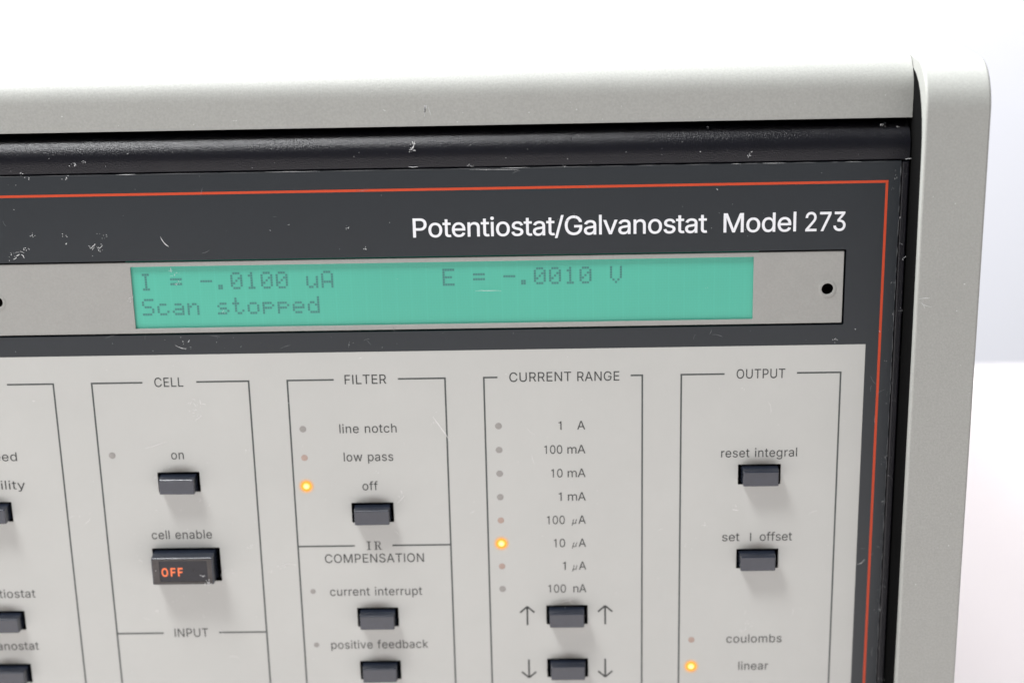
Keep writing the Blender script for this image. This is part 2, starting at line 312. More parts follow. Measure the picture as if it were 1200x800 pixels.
GLYPHS = {"/":[249,[[[235,533],[71,-76],[14,-76],[178,533]]]],"0":[453,[[[227,-7],[199,-5],[174,1],[151,11],[130,24],[111,41],[95,62],[80,86],[69,113],[60,144],[53,178],[49,214],[48,254],[49,294],[53,330],[60,364],[69,395],[81,422],[95,447],[112,467],[130,484],[151,498],[174,508],[200,514],[227,516],[254,514],[279,508],[302,498],[323,484],[342,467],[358,447],[372,422],[384,395],[393,364],[400,330],[404,294],[405,254],[404,214],[400,178],[393,144],[384,113],[373,86],[359,62],[342,41],[323,24],[302,11],[279,1],[254,-5]],[[227,50],[245,51],[261,56],[276,63],[290,74],[303,87],[313,103],[323,122],[330,144],[336,168],[340,194],[343,223],[344,254],[343,285],[340,314],[336,341],[330,365],[323,387],[313,405],[303,422],[290,435],[276,446],[261,453],[245,458],[227,460],[209,458],[192,453],[177,446],[163,435],[151,422],[140,405],[131,387],[123,365],[117,341],[113,314],[110,285],[109,254],[110,223],[113,194],[117,168],[123,144],[131,122],[140,103],[151,87],[163,74],[177,63],[192,56],[209,51]]]],"1":[400,[[[175,0],[175,400],[70,400],[70,445],[130,450],[170,470],[192,509],[240,509],[240,0]]]],"2":[453,[[[64,0],[64,47],[234,229],[282,282],[291,294],[299,305],[305,316],[311,327],[318,348],[320,371],[317,397],[308,419],[293,436],[273,449],[262,454],[250,457],[237,459],[224,460],[209,459],[196,457],[184,453],[172,447],[153,433],[139,413],[134,402],[130,390],[128,376],[127,362],[66,362],[67,384],[71,405],[77,424],[86,442],[98,459],[111,473],[126,486],[143,496],[162,505],[182,511],[203,514],[225,516],[247,514],[268,511],[288,505],[306,497],[323,486],[337,474],[350,461],[361,445],[370,428],[376,411],[380,392],[381,372],[380,358],[378,345],[375,331],[371,318],[365,304],[357,290],[347,275],[336,259],[267,180],[153,60],[153,57],[389,57],[389,0]]]],"3":[453,[[[218,-7],[195,-6],[173,-3],[152,2],[133,10],[114,19],[98,30],[83,43],[70,57],[60,74],[52,91],[46,111],[44,132],[109,132],[115,107],[126,87],[144,71],[165,59],[178,55],[191,52],[204,50],[219,50],[234,51],[248,53],[262,56],[275,61],[287,67],[297,74],[307,83],[315,93],[321,104],[325,116],[328,130],[329,145],[328,158],[326,172],[322,184],[316,196],[308,207],[299,217],[288,226],[275,234],[260,240],[242,244],[223,247],[201,248],[157,248],[157,299],[288,448],[288,452],[70,452],[70,509],[372,509],[372,461],[211,278],[211,289],[239,290],[264,288],[287,284],[308,276],[327,265],[344,253],[359,239],[371,222],[381,205],[387,186],[392,166],[393,145],[392,123],[387,103],[380,84],[370,66],[358,50],[344,36],[327,23],[309,12],[288,4],[266,-2],[243,-6]]]],"7":[453,[[[97,0],[323,448],[323,452],[62,452],[62,509],[391,509],[391,449],[165,0]]]],"A":[479,[[[16,0],[201,509],[276,509],[463,0],[395,0],[287,302],[264,372],[232,478],[245,478],[213,371],[191,302],[85,0]],[[110,142],[110,199],[370,199],[370,142]]]],"C":[510,[[[267,-7],[235,-5],[205,1],[177,11],[150,25],[126,42],[104,63],[86,88],[70,115],[57,146],[48,179],[42,215],[40,254],[42,293],[48,329],[57,362],[70,393],[86,421],[104,445],[126,466],[150,484],[177,498],[205,508],[235,514],[267,516],[286,515],[305,513],[323,509],[340,504],[357,498],[373,490],[388,481],[402,471],[415,460],[427,447],[438,433],[448,418],[456,402],[463,385],[469,367],[473,348],[408,348],[401,373],[389,395],[375,413],[357,428],[337,440],[315,449],[292,454],[267,456],[245,454],[223,450],[203,443],[184,432],[166,419],[150,403],[137,385],[125,364],[116,340],[109,314],[105,285],[103,254],[105,223],[109,194],[116,168],[125,145],[137,123],[151,105],[166,89],[184,76],[203,66],[223,59],[245,54],[267,53],[292,55],[315,60],[337,69],[357,81],[375,96],[389,114],[401,136],[408,160],[473,160],[469,142],[463,124],[457,107],[448,91],[438,76],[428,62],[416,49],[402,38],[388,28],[373,19],[357,11],[341,5],[323,0],[305,-4],[286,-6]]]],"E":[418,[[[60,0],[60,509],[372,509],[372,452],[125,452],[125,286],[355,286],[355,229],[125,229],[125,57],[375,57],[375,0]]]],"F":[410,[[[60,0],[60,509],[369,509],[369,452],[125,452],[125,278],[346,278],[346,221],[125,221],[125,0]]]],"G":[520,[[[269,-7],[236,-5],[205,1],[176,11],[149,25],[125,43],[104,64],[85,88],[69,116],[57,146],[47,179],[42,215],[40,254],[42,293],[47,329],[57,362],[69,393],[85,421],[103,445],[125,466],[149,484],[175,498],[203,508],[233,514],[265,516],[285,515],[304,513],[322,509],[340,504],[358,497],[374,489],[389,480],[403,469],[416,458],[429,445],[439,431],[449,416],[458,401],[465,384],[470,367],[474,349],[408,349],[399,372],[387,393],[373,411],[356,427],[337,439],[315,448],[304,452],[291,454],[279,455],[265,456],[243,454],[222,450],[202,443],[183,432],[166,419],[150,404],[137,385],[125,364],[116,340],[109,314],[105,285],[103,254],[105,223],[109,194],[116,168],[125,145],[137,124],[151,105],[166,90],[184,76],[203,66],[224,59],[246,54],[269,53],[290,54],[309,57],[328,63],[345,71],[360,81],[374,93],[386,107],[396,123],[404,141],[410,160],[414,180],[415,202],[434,199],[283,199],[283,256],[478,256],[478,200],[476,170],[471,141],[463,115],[451,91],[436,69],[419,50],[399,33],[377,19],[352,8],[326,0],[298,-5]]]],"I":[185,[[[60,0],[60,509],[125,509],[125,0]]]],"L":[393,[[[60,0],[60,509],[125,509],[125,57],[361,57],[361,0]]]],"M":[628,[[[60,0],[60,509],[152,509],[277,187],[287,159],[299,123],[311,84],[322,49],[307,49],[318,83],[330,121],[342,158],[352,187],[476,509],[568,509],[568,0],[504,0],[504,291],[504,327],[505,369],[506,413],[507,457],[513,457],[498,409],[482,363],[467,322],[456,291],[342,0],[286,0],[170,291],[159,321],[145,361],[129,408],[112,457],[119,457],[120,416],[121,372],[122,328],[122,291],[122,0]]]],"N":[523,[[[60,0],[60,509],[136,509],[343,183],[363,151],[388,107],[414,55],[405,54],[401,108],[399,157],[399,195],[399,509],[463,509],[463,0],[387,0],[202,290],[177,331],[148,381],[108,452],[119,454],[122,384],[124,328],[125,291],[125,0]]]],"O":[533,[[[267,-7],[235,-5],[205,1],[177,11],[150,25],[126,42],[105,63],[86,88],[70,115],[57,146],[48,179],[42,215],[40,254],[42,293],[48,329],[57,362],[70,393],[86,421],[105,445],[126,466],[150,484],[177,498],[205,508],[235,514],[267,516],[299,514],[329,508],[357,498],[384,484],[408,466],[429,445],[448,421],[464,393],[477,362],[486,329],[491,293],[493,254],[491,215],[486,179],[477,146],[464,115],[448,88],[429,63],[408,42],[384,25],[357,11],[329,1],[299,-5]],[[267,53],[289,54],[310,59],[330,66],[349,76],[367,89],[383,105],[396,123],[408,144],[418,168],[425,194],[429,223],[430,254],[429,286],[425,314],[418,341],[408,365],[396,386],[383,404],[367,420],[349,433],[330,443],[310,450],[289,454],[267,456],[245,454],[223,450],[203,443],[184,433],[167,420],[151,404],[137,385],[125,364],[116,340],[109,314],[105,285],[103,254],[105,223],[109,194],[116,168],[125,144],[137,123],[151,105],[167,89],[184,76],[203,66],[223,59],[245,54]]]],"P":[444,[[[60,0],[60,509],[235,509],[263,507],[289,503],[312,497],[332,487],[350,476],[366,462],[379,447],[390,430],[398,411],[404,391],[407,370],[409,348],[407,325],[404,304],[398,284],[390,265],[379,248],[366,233],[350,219],[332,207],[312,198],[289,191],[263,187],[235,186],[109,186],[109,242],[233,242],[252,243],[269,246],[284,250],[297,256],[308,264],[318,272],[327,282],[333,294],[338,306],[342,319],[344,333],[344,348],[344,362],[342,376],[338,389],[333,402],[326,413],[318,423],[308,431],[297,439],[284,444],[268,449],[251,451],[232,452],[125,452],[125,0]]]],"R":[449,[[[60,0],[60,509],[236,509],[264,507],[290,504],[313,497],[333,489],[351,478],[367,465],[380,450],[390,433],[399,415],[405,395],[408,374],[409,352],[408,330],[405,309],[399,290],[390,271],[380,255],[367,240],[351,228],[333,217],[312,209],[289,203],[264,199],[236,198],[96,198],[96,255],[234,255],[252,256],[269,258],[284,262],[298,267],[319,281],[334,300],[339,312],[342,324],[344,338],[345,352],[344,367],[342,380],[339,393],[334,405],[327,415],[319,425],[309,433],[298,440],[284,445],[269,449],[252,451],[233,452],[125,452],[125,0]],[[353,0],[230,229],[303,229],[428,0]]]],"S":[446,[[[224,-9],[197,-8],[172,-4],[149,1],[128,9],[108,19],[91,31],[76,45],[64,60],[54,77],[46,96],[41,115],[38,137],[104,137],[107,123],[110,110],[116,98],[123,88],[132,79],[142,71],[154,64],[166,59],[180,55],[194,52],[209,50],[224,49],[241,50],[257,52],[272,55],[286,60],[299,66],[311,74],[321,82],[329,92],[336,102],[341,114],[345,126],[346,139],[342,161],[332,179],[316,193],[296,205],[245,222],[184,239],[154,249],[128,260],[105,274],[86,289],[71,307],[60,326],[54,348],[52,372],[53,393],[58,413],[65,431],[75,448],[87,463],[102,476],[119,488],[138,498],[158,506],[180,511],[203,514],[227,516],[252,514],[275,511],[296,505],[316,498],[334,488],[351,476],[365,463],[377,449],[387,433],[394,415],[399,397],[401,378],[337,378],[334,396],[326,412],[316,426],[302,437],[286,447],[267,453],[247,457],[225,459],[209,458],[194,456],[180,452],[167,448],[145,435],[129,418],[118,398],[115,376],[119,352],[131,334],[148,319],[169,308],[212,293],[264,279],[312,264],[324,258],[336,252],[347,245],[359,238],[369,229],[379,220],[387,209],[395,198],[401,185],[405,171],[407,155],[408,139],[407,118],[403,99],[396,81],[386,64],[374,48],[360,34],[343,21],[323,11],[302,2],[278,-4],[252,-8]]]],"T":[448,[[[32,452],[32,509],[417,509],[417,452],[257,452],[257,0],[193,0],[193,452]]]],"U":[517,[[[259,-8],[230,-7],[203,-2],[177,5],[154,15],[133,28],[114,43],[98,60],[85,80],[74,101],[66,124],[62,148],[60,173],[60,509],[124,509],[124,178],[125,160],[128,144],[133,128],[141,113],[150,99],[160,87],[173,77],[187,68],[203,61],[220,56],[239,53],[259,52],[279,53],[298,56],[315,61],[331,68],[345,77],[357,87],[368,99],[377,113],[384,128],[389,144],[392,160],[393,178],[393,509],[457,509],[457,173],[456,148],[451,124],[443,101],[433,80],[419,60],[403,43],[384,28],[363,15],[340,5],[315,-2],[288,-7]]]],"a":[389,[[[160,-9],[142,-8],[126,-5],[110,-1],[94,5],[80,12],[68,22],[57,32],[48,45],[40,58],[35,73],[31,90],[30,108],[31,123],[34,138],[38,150],[43,161],[58,179],[78,193],[89,199],[100,203],[112,207],[125,211],[178,220],[234,227],[252,230],[265,235],[273,243],[276,255],[276,257],[273,279],[267,297],[256,311],[240,322],[220,329],[196,331],[171,329],[149,322],[132,313],[118,301],[107,288],[100,274],[41,291],[48,308],[57,322],[67,335],[79,346],[91,355],[104,364],[118,370],[133,375],[148,379],[163,382],[179,384],[194,384],[239,379],[251,376],[263,372],[275,367],[286,360],[296,353],[306,343],[315,333],[322,320],[329,306],[333,290],[336,272],[337,251],[337,0],[277,0],[277,52],[272,52],[252,25],[236,12],[215,1],[203,-3],[190,-6],[176,-8]],[[170,45],[187,46],[202,49],[216,53],[228,59],[248,74],[263,93],[272,115],[276,138],[276,190],[259,182],[231,176],[200,171],[175,168],[134,159],[117,150],[103,139],[95,124],[92,105],[94,87],[102,72],[114,61],[130,52],[149,47]]]],"b":[424,[[[229,-8],[213,-7],[198,-5],[184,-1],[172,4],[153,17],[138,31],[118,59],[112,59],[112,0],[53,0],[53,509],[114,509],[114,319],[118,319],[137,346],[152,360],[171,373],[183,378],[197,381],[212,384],[229,384],[252,383],[274,378],[294,371],[313,361],[330,347],[345,332],[359,313],[370,293],[379,270],[385,245],[389,218],[390,189],[389,160],[385,133],[379,108],[370,84],[359,64],[346,45],[330,29],[313,16],[294,5],[274,-2],[252,-7]],[[220,47],[237,48],[253,51],[267,57],[279,66],[291,76],[301,88],[309,101],[316,117],[321,133],[325,151],[327,170],[328,189],[327,209],[325,227],[321,245],[316,261],[309,276],[301,290],[291,301],[280,311],[267,319],[253,325],[237,329],[220,330],[203,329],[188,325],[174,320],[161,312],[150,302],[140,291],[132,278],[125,263],[120,247],[116,229],[113,210],[113,189],[113,169],[116,150],[120,132],[125,115],[132,100],[140,86],[150,75],[162,65],[174,57],[188,51],[204,48]]]],"c":[396,[[[207,-8],[182,-7],[159,-2],[137,6],[117,16],[98,30],[82,46],[68,64],[56,85],[46,108],[40,133],[36,159],[34,187],[36,216],[40,243],[46,268],[56,291],[68,312],[82,330],[98,346],[117,360],[137,371],[159,378],[182,383],[207,384],[221,384],[234,383],[247,380],[260,377],[284,368],[305,356],[324,341],[340,322],[347,312],[353,301],[358,289],[362,277],[303,262],[290,289],[270,311],[242,325],[207,330],[189,329],[173,325],[158,319],[145,310],[134,300],[124,287],[115,274],[108,258],[103,242],[99,224],[97,206],[96,187],[97,169],[99,151],[103,134],[108,117],[115,102],[124,89],[134,76],[145,66],[158,57],[173,51],[189,48],[207,46],[243,52],[271,66],[292,89],[304,117],[363,102],[359,90],[354,78],[348,67],[341,56],[325,37],[306,21],[296,15],[285,9],[273,4],[261,-1],[248,-4],[235,-6],[221,-8]]]],"d":[424,[[[195,-8],[172,-7],[151,-2],[130,5],[111,16],[94,29],[79,45],[66,64],[55,84],[46,108],[39,133],[35,160],[34,189],[35,218],[39,245],[46,270],[55,293],[66,313],[79,332],[95,347],[112,361],[131,371],[151,378],[173,383],[196,384],[213,384],[228,381],[241,378],[253,373],[272,360],[287,346],[306,319],[311,319],[311,509],[372,509],[372,0],[313,0],[313,59],[307,59],[287,31],[272,17],[252,4],[241,-1],[227,-5],[212,-7]],[[205,47],[221,48],[236,51],[250,57],[263,65],[274,75],[284,86],[293,100],[299,115],[305,132],[309,150],[311,169],[312,189],[311,210],[309,229],[305,247],[300,263],[293,278],[284,291],[275,302],[263,312],[251,320],[237,325],[221,329],[205,330],[187,329],[172,325],[157,319],[145,311],[133,301],[124,290],[115,276],[108,261],[103,245],[99,227],[97,209],[96,189],[97,170],[99,151],[103,133],[109,117],[115,101],[124,88],[134,76],[145,66],[158,57],[172,51],[188,48]]]],"e":[404,[[[212,-8],[185,-7],[161,-2],[138,6],[117,16],[98,30],[82,46],[68,64],[56,85],[46,108],[40,132],[35,159],[34,187],[35,215],[39,242],[46,267],[55,290],[67,311],[81,329],[97,346],[115,359],[135,370],[157,378],[180,383],[205,384],[221,384],[236,382],[251,379],[266,374],[280,368],[294,361],[307,351],[319,341],[331,329],[341,315],[350,299],[357,282],[363,263],[368,242],[370,219],[371,194],[371,169],[75,169],[75,221],[338,221],[310,202],[309,220],[307,237],[303,254],[298,269],[291,282],[283,294],[273,305],[263,314],[250,321],[237,326],[222,329],[205,330],[189,329],[173,326],[159,321],[146,313],[135,304],[125,294],[116,282],[109,270],[103,256],[99,241],[97,226],[96,211],[96,178],[97,157],[100,139],[104,122],[110,106],[118,92],[128,80],[139,70],[151,61],[165,55],[179,50],[195,47],[212,46],[234,48],[254,53],[271,61],[285,73],[297,88],[306,105],[365,91],[360,77],[353,63],[345,51],[335,39],[324,29],[311,19],[298,11],[283,4],[266,-1],[249,-5],[231,-7]]]],"f":[253,[[[228,379],[228,327],[6,327],[6,379]],[[81,0],[81,432],[82,447],[84,461],[89,474],[96,486],[104,496],[113,505],[124,513],[135,519],[148,524],[161,527],[174,529],[187,530],[222,527],[243,521],[227,468],[215,472],[195,474],[171,470],[154,460],[145,443],[142,419],[142,0]]]],"g":[425,[[[207,-151],[187,-150],[168,-148],[150,-144],[134,-140],[119,-134],[105,-127],[93,-119],[82,-110],[73,-101],[64,-91],[57,-80],[51,-69],[101,-41],[122,-66],[136,-78],[154,-88],[165,-92],[178,-95],[192,-97],[207,-97],[229,-96],[249,-92],[267,-85],[282,-75],[295,-62],[304,-47],[310,-28],[311,-6],[311,68],[306,68],[287,41],[272,28],[252,16],[241,11],[227,8],[212,5],[195,5],[173,6],[152,10],[132,17],[113,27],[95,39],[80,53],[67,71],[55,90],[46,112],[39,136],[35,163],[34,191],[35,220],[39,246],[46,271],[55,293],[66,314],[80,332],[95,347],[112,361],[131,371],[152,378],[173,383],[196,384],[213,384],[228,382],[242,378],[253,373],[273,360],[288,346],[308,319],[313,319],[313,379],[372,379],[372,-9],[371,-32],[367,-54],[360,-73],[350,-90],[338,-104],[324,-117],[308,-127],[291,-136],[271,-142],[251,-147],[229,-150]],[[205,59],[222,60],[237,63],[251,68],[264,75],[275,84],[285,95],[293,107],[300,121],[305,137],[309,154],[312,172],[312,193],[312,212],[309,231],[305,248],[300,264],[293,278],[285,291],[275,303],[264,312],[251,320],[237,325],[222,329],[205,330],[188,329],[172,325],[158,320],[145,312],[134,302],[124,290],[115,277],[109,262],[103,246],[99,229],[97,212],[96,193],[97,173],[99,155],[103,138],[109,123],[116,108],[124,96],[134,85],[145,76],[158,68],[172,63],[188,60]]]],"h":[410,[[[114,227],[114,0],[53,0],[53,509],[114,509],[114,287],[102,287],[112,312],[124,332],[137,349],[152,362],[169,372],[187,379],[207,383],[227,384],[246,383],[264,380],[280,376],[295,369],[309,360],[321,349],[332,336],[341,321],[348,304],[353,285],[356,264],[357,240],[357,0],[296,0],[296,235],[295,256],[290,275],[283,291],[273,304],[260,315],[246,323],[229,328],[210,329],[197,328],[184,326],[172,322],[161,317],[141,303],[126,283],[121,271],[117,257],[114,243]]]],"i":[166,[[[53,0],[53,379],[114,379],[114,0]],[[84,443],[67,446],[54,455],[44,468],[41,483],[44,499],[54,512],[67,521],[84,524],[100,521],[114,512],[123,499],[126,483],[123,468],[114,455],[100,446]]]],"k":[380,[[[110,137],[110,212],[121,212],[284,379],[360,379],[184,199],[177,199]],[[53,0],[53,509],[114,509],[114,0]],[[294,0],[148,186],[191,229],[372,0]]]],"l":[158,[[[48,0],[48,521],[108,521],[108,0]]]],"m":[610,[[[53,0],[53,379],[112,379],[112,295],[108,295],[112,310],[118,323],[125,335],[132,346],[151,363],[172,376],[195,384],[219,386],[239,385],[257,380],[273,372],[287,361],[299,347],[309,331],[316,314],[321,295],[312,295],[317,308],[322,321],[329,332],[337,343],[347,353],[357,361],[368,369],[381,375],[394,380],[407,383],[422,385],[437,386],[453,385],[468,383],[483,378],[497,372],[510,364],[522,354],[532,342],[541,328],[548,313],[553,296],[556,276],[557,255],[557,0],[496,0],[496,254],[494,273],[490,289],[483,302],[473,313],[460,321],[447,326],[433,329],[419,330],[395,328],[374,320],[358,307],[345,290],[338,270],[335,247],[335,0],[274,0],[274,260],[273,275],[269,288],[262,301],[253,311],[242,320],[229,326],[215,329],[199,330],[178,328],[158,320],[140,307],[126,289],[121,278],[117,266],[114,253],[114,238],[114,0]]]],"n":[410,[[[114,227],[114,0],[53,0],[53,379],[112,379],[112,287],[102,287],[112,312],[124,332],[137,349],[152,362],[169,372],[187,379],[207,383],[227,384],[246,383],[264,380],[280,376],[295,369],[309,360],[321,349],[332,336],[341,321],[348,304],[353,285],[356,264],[357,240],[357,0],[296,0],[296,235],[295,256],[290,275],[283,291],[273,304],[260,315],[246,323],[229,328],[210,329],[197,328],[184,326],[172,322],[161,317],[141,303],[126,283],[121,271],[117,257],[114,243]]]],"o":[415,[[[207,-8],[182,-7],[159,-2],[137,6],[117,16],[98,30],[82,46],[68,64],[56,85],[46,108],[40,133],[36,159],[34,187],[36,216],[40,243],[46,268],[56,291],[68,312],[82,330],[98,346],[117,360],[137,371],[159,378],[182,383],[207,384],[233,383],[256,378],[278,371],[299,360],[317,346],[333,330],[347,312],[359,291],[369,268],[376,243],[380,216],[381,187],[380,159],[376,133],[369,108],[359,85],[347,64],[333,46],[317,30],[299,16],[278,6],[256,-2],[233,-7]],[[207,46],[226,48],[242,51],[257,57],[270,66],[282,76],[292,89],[300,102],[307,117],[312,134],[316,151],[318,169],[319,187],[318,206],[316,224],[312,242],[307,258],[300,274],[292,287],[282,300],[270,310],[257,319],[242,325],[226,329],[207,330],[189,329],[173,325],[158,319],[145,310],[134,300],[124,287],[115,274],[108,258],[103,242],[99,224],[97,206],[96,187],[97,169],[99,151],[103,134],[108,117],[115,102],[124,89],[134,76],[145,66],[158,57],[173,51],[189,48]]]],"p":[424,[[[53,-143],[53,379],[112,379],[112,319],[118,319],[137,346],[152,360],[171,373],[183,378],[197,381],[212,384],[229,384],[252,383],[274,378],[294,371],[313,361],[330,347],[345,332],[359,313],[370,293],[379,270],[385,245],[389,218],[390,189],[389,160],[385,133],[379,108],[370,84],[359,64],[346,45],[330,29],[313,16],[294,5],[274,-2],[252,-7],[229,-8],[213,-7],[198,-5],[184,-1],[173,4],[153,17],[138,31],[118,59],[114,59],[114,-143]],[[220,47],[237,48],[253,51],[267,57],[279,66],[291,76],[301,88],[309,101],[316,117],[321,133],[325,151],[327,170],[328,189],[327,209],[325,227],[321,245],[316,261],[309,276],[301,290],[291,301],[280,311],[267,319],[253,325],[237,329],[220,330],[203,329],[188,325],[174,320],[161,312],[150,302],[140,291],[132,278],[125,263],[120,247],[116,229],[113,210],[113,189],[113,169],[116,150],[120,132],[125,115],[132,100],[140,86],[150,75],[162,65],[174,57],[188,51],[204,48]]]],"r":[259,[[[53,0],[53,379],[112,379],[112,321],[115,321],[122,335],[130,347],[140,358],[152,367],[166,375],[181,380],[196,384],[213,385],[229,384],[243,384],[243,322],[230,324],[207,326],[182,323],[159,315],[140,301],[126,284],[117,262],[114,237],[114,0]]]],"s":[365,[[[182,-8],[163,-7],[145,-5],[128,-2],[112,3],[98,10],[84,18],[72,27],[62,38],[53,50],[45,63],[40,78],[36,94],[94,107],[99,92],[105,79],[114,69],[124,60],[136,54],[150,49],[165,46],[181,45],[200,46],[217,50],[232,55],[244,62],[262,81],[268,103],[265,121],[254,136],[237,147],[212,155],[149,170],[125,177],[104,186],[87,196],[72,208],[61,222],[53,237],[48,255],[47,274],[48,290],[51,305],[57,319],[65,332],[75,343],[87,354],[100,363],[115,370],[131,377],[149,381],[167,384],[187,384],[206,384],[223,381],[239,378],[254,372],[267,366],[279,358],[290,349],[299,339],[307,328],[314,316],[319,303],[324,290],[268,277],[258,298],[243,316],[232,323],[219,328],[205,331],[187,333],[171,332],[156,329],[143,324],[131,317],[114,299],[109,277],[112,258],[124,243],[133,237],[144,232],[157,227],[172,223],[229,209],[254,202],[275,194],[292,183],[306,171],[317,158],[325,142],[330,125],[331,107],[330,90],[326,75],[321,61],[312,47],[302,35],[290,24],[276,15],[260,6],[242,0],[223,-5],[203,-7]]]],"t":[227,[[[204,379],[204,327],[6,327],[6,379]],[[65,471],[126,471],[126,98],[128,76],[136,61],[150,53],[170,50],[185,51],[202,54],[213,2],[192,-3],[168,-4],[145,-3],[125,2],[107,10],[92,21],[80,35],[72,52],[67,71],[65,93]]]],"u":[410,[[[182,-5],[164,-4],[146,-1],[130,4],[115,11],[101,20],[89,31],[78,44],[69,59],[62,76],[57,95],[54,116],[53,139],[53,379],[114,379],[114,144],[115,123],[119,105],[127,89],[137,75],[150,64],[164,56],[181,52],[200,50],[213,51],[226,53],[238,57],[249,62],[268,77],[283,97],[289,109],[293,122],[295,137],[296,153],[296,379],[357,379],[357,0],[298,0],[298,92],[307,92],[297,67],[286,47],[272,30],[257,17],[240,7],[222,0],[203,-4]]]],"v":[389,[[[163,0],[17,379],[84,379],[165,155],[187,87],[206,21],[184,21],[203,87],[224,155],[305,379],[371,379],[226,0]]]],"w":[567,[[[138,0],[23,379],[87,379],[133,214],[154,137],[175,41],[165,41],[186,135],[206,214],[252,379],[316,379],[362,214],[382,136],[402,41],[391,41],[413,135],[434,214],[480,379],[545,379],[429,0],[368,0],[319,172],[305,225],[291,280],[277,338],[291,338],[277,280],[263,225],[248,172],[199,0]]]],"y":[389,[[[47,-139],[61,-86],[71,-87],[88,-90],[104,-89],[118,-84],[130,-74],[141,-58],[151,-36],[163,-1],[17,379],[84,379],[165,155],[187,87],[206,21],[184,21],[202,87],[224,155],[305,379],[371,379],[204,-58],[198,-72],[191,-85],[184,-97],[177,-107],[159,-124],[139,-136],[117,-143],[91,-145],[65,-143]]]],"\u00b5":[407,[[[53,-143],[53,379],[114,379],[114,150],[114,133],[117,118],[121,104],[126,92],[141,72],[160,59],[182,51],[206,48],[231,51],[252,59],[271,73],[285,92],[290,104],[293,118],[296,133],[296,150],[296,379],[357,379],[357,86],[359,70],[365,60],[377,54],[394,53],[404,53],[404,0],[392,0],[370,1],[351,5],[334,12],[321,22],[311,34],[304,49],[299,66],[298,86],[298,120],[312,120],[311,102],[309,86],[306,71],[301,58],[289,36],[274,20],[257,8],[240,0],[206,-5],[172,0],[154,8],[138,20],[123,36],[111,58],[106,71],[103,86],[101,102],[100,120],[114,120],[114,-143]]]]}
CAPH = 509.0


def glyph_tris(ch, weight):
    """outline of one letter (thickened by weight), resolved with the non-zero winding rule"""
    cs = []
    for c in GLYPHS[ch][1]:
        n = len(c)
        o = []
        for i in range(n):
            ax, ay = c[i - 1]
            bx, by = c[i]
            cx, cy = c[(i + 1) % n]
            d1 = Vector((bx - ax, by - ay)).normalized()
            d2 = Vector((cx - bx, cy - by)).normalized()
            nn = Vector((-d1.y - d2.y, d1.x + d2.x))
            l = nn.length
            k = min(2.0, 2.0 / max(l, 1e-3))
            o.append((bx + nn.x / max(l, 1e-3) * weight * k * 1.0, by + nn.y / max(l, 1e-3) * weight * k * 1.0))
        cs.append(o)
    vs, es = [], []
    for c in cs:
        b = len(vs)
        vs += [Vector(p) for p in c]
        es += [(b + i, b + (i + 1) % len(c)) for i in range(len(c))]
    V, E_, F, _, _, _ = geometry.delaunay_2d_cdt(vs, es, [], 0, 0.01)
    out = []
    for f in F:
        px = sum(V[i].x for i in f) / len(f)
        py = sum(V[i].y for i in f) / len(f)
        wn = 0
        for c in cs:
            for i in range(len(c)):
                x0, y0 = c[i]
                x1, y1 = c[(i + 1) % len(c)]
                if (y0 <= py) != (y1 <= py):
                    t = (py - y0) / (y1 - y0)
                    if x0 + t * (x1 - x0) > px:
                        wn += 1 if y1 > y0 else -1
        if wn:
            out.append(list(f))
    return [(v.x, v.y) for v in V], out


GC = {}


def text_verts(s, weight=0.0, shear=0.0, track=0.0):
    vs, fs, x = [], [], 0.0
    for ch in s:
        if ch == ' ':
            x += 150 + track * 6
            continue
        if (ch, weight) not in GC:
            GC[(ch, weight)] = glyph_tris(ch, weight)
        V, F = GC[(ch, weight)]
        b = len(vs)
        vs += [Vector((vx + x + shear * vy, vy, 0)) for vx, vy in V]
        fs += [[i + b for i in f] for f in F]
        x += GLYPHS[ch][0] + track
    used = sorted({i for f in fs for i in f})
    mp = {i: k for k, i in enumerate(used)}
    return [vs[i] for i in used], [[mp[i] for i in f] for f in fs]


def lettering(parent, pieces, m, y, label=None, weight=3, track=0, name='lettering'):
    """pieces: (string, x left, x right, baseline z, capital height) in mm"""
    bm = bmesh.new()
    cx = sum(p[1] + p[2] for p in pieces) / 2 / len(pieces)
    cz = pieces[0][3]
    for p in pieces:
        s, x0, x1, z, cap = p[:5]
        shear = p[5] if len(p) > 5 else 0.0
        vs, fs = text_verts(s, weight, shear, track)
        a = min(v.x for v in vs)
        b = max(v.x for v in vs)
        kx = (x1 - x0) / (b - a)
        kz = cap / CAPH
        nv = [bm.verts.new((((v.x - a) * kx + x0 - cx) * S, 0, (v.y * kz + z - cz) * S)) for v in vs]
        for f in fs:
            try:
                bm.faces.new([nv[i] for i in f])
            except ValueError:
                pass
    me = bpy.data.meshes.new(name)
    bm.to_mesh(me)
    bm.free()
    return link(name, me, m, parent, (cx, y, cz), label)


# ------------------------------------------------------------------ setting
bm = bmesh.new()
box(bm, -1500, 1500, -1000, 487, -205, -165)
link('table', to_mesh(bm, 'table'), TABLE, kind='structure', bevel=4)
bm = bmesh.new()
box(bm, -3500, 3500, 1150, 1200, -1400, 2600)
link('wall', to_mesh(bm, 'wall'), WALL, kind='structure')

# ------------------------------------------------------------------ the instrument
root = bpy.data.objects.new('laboratory_instrument', None)
COL.objects.link(root)
root.location = ROOT * S
root.empty_display_size = 0.1
root['label'] = 'grey and black laboratory instrument with teal display and push buttons on white table'
root['category'] = 'instrument'

XL = -385.0      # left end of the instrument, outside the picture
XE = 82.7        # inner face of the side frame

# rear body that the covers sit on
bm = bmesh.new()
box(bm, XL + 2, XE - 0.3, 12, 395, -150, 74)
link('chassis', to_mesh(bm, 'chassis'), VOID, root)

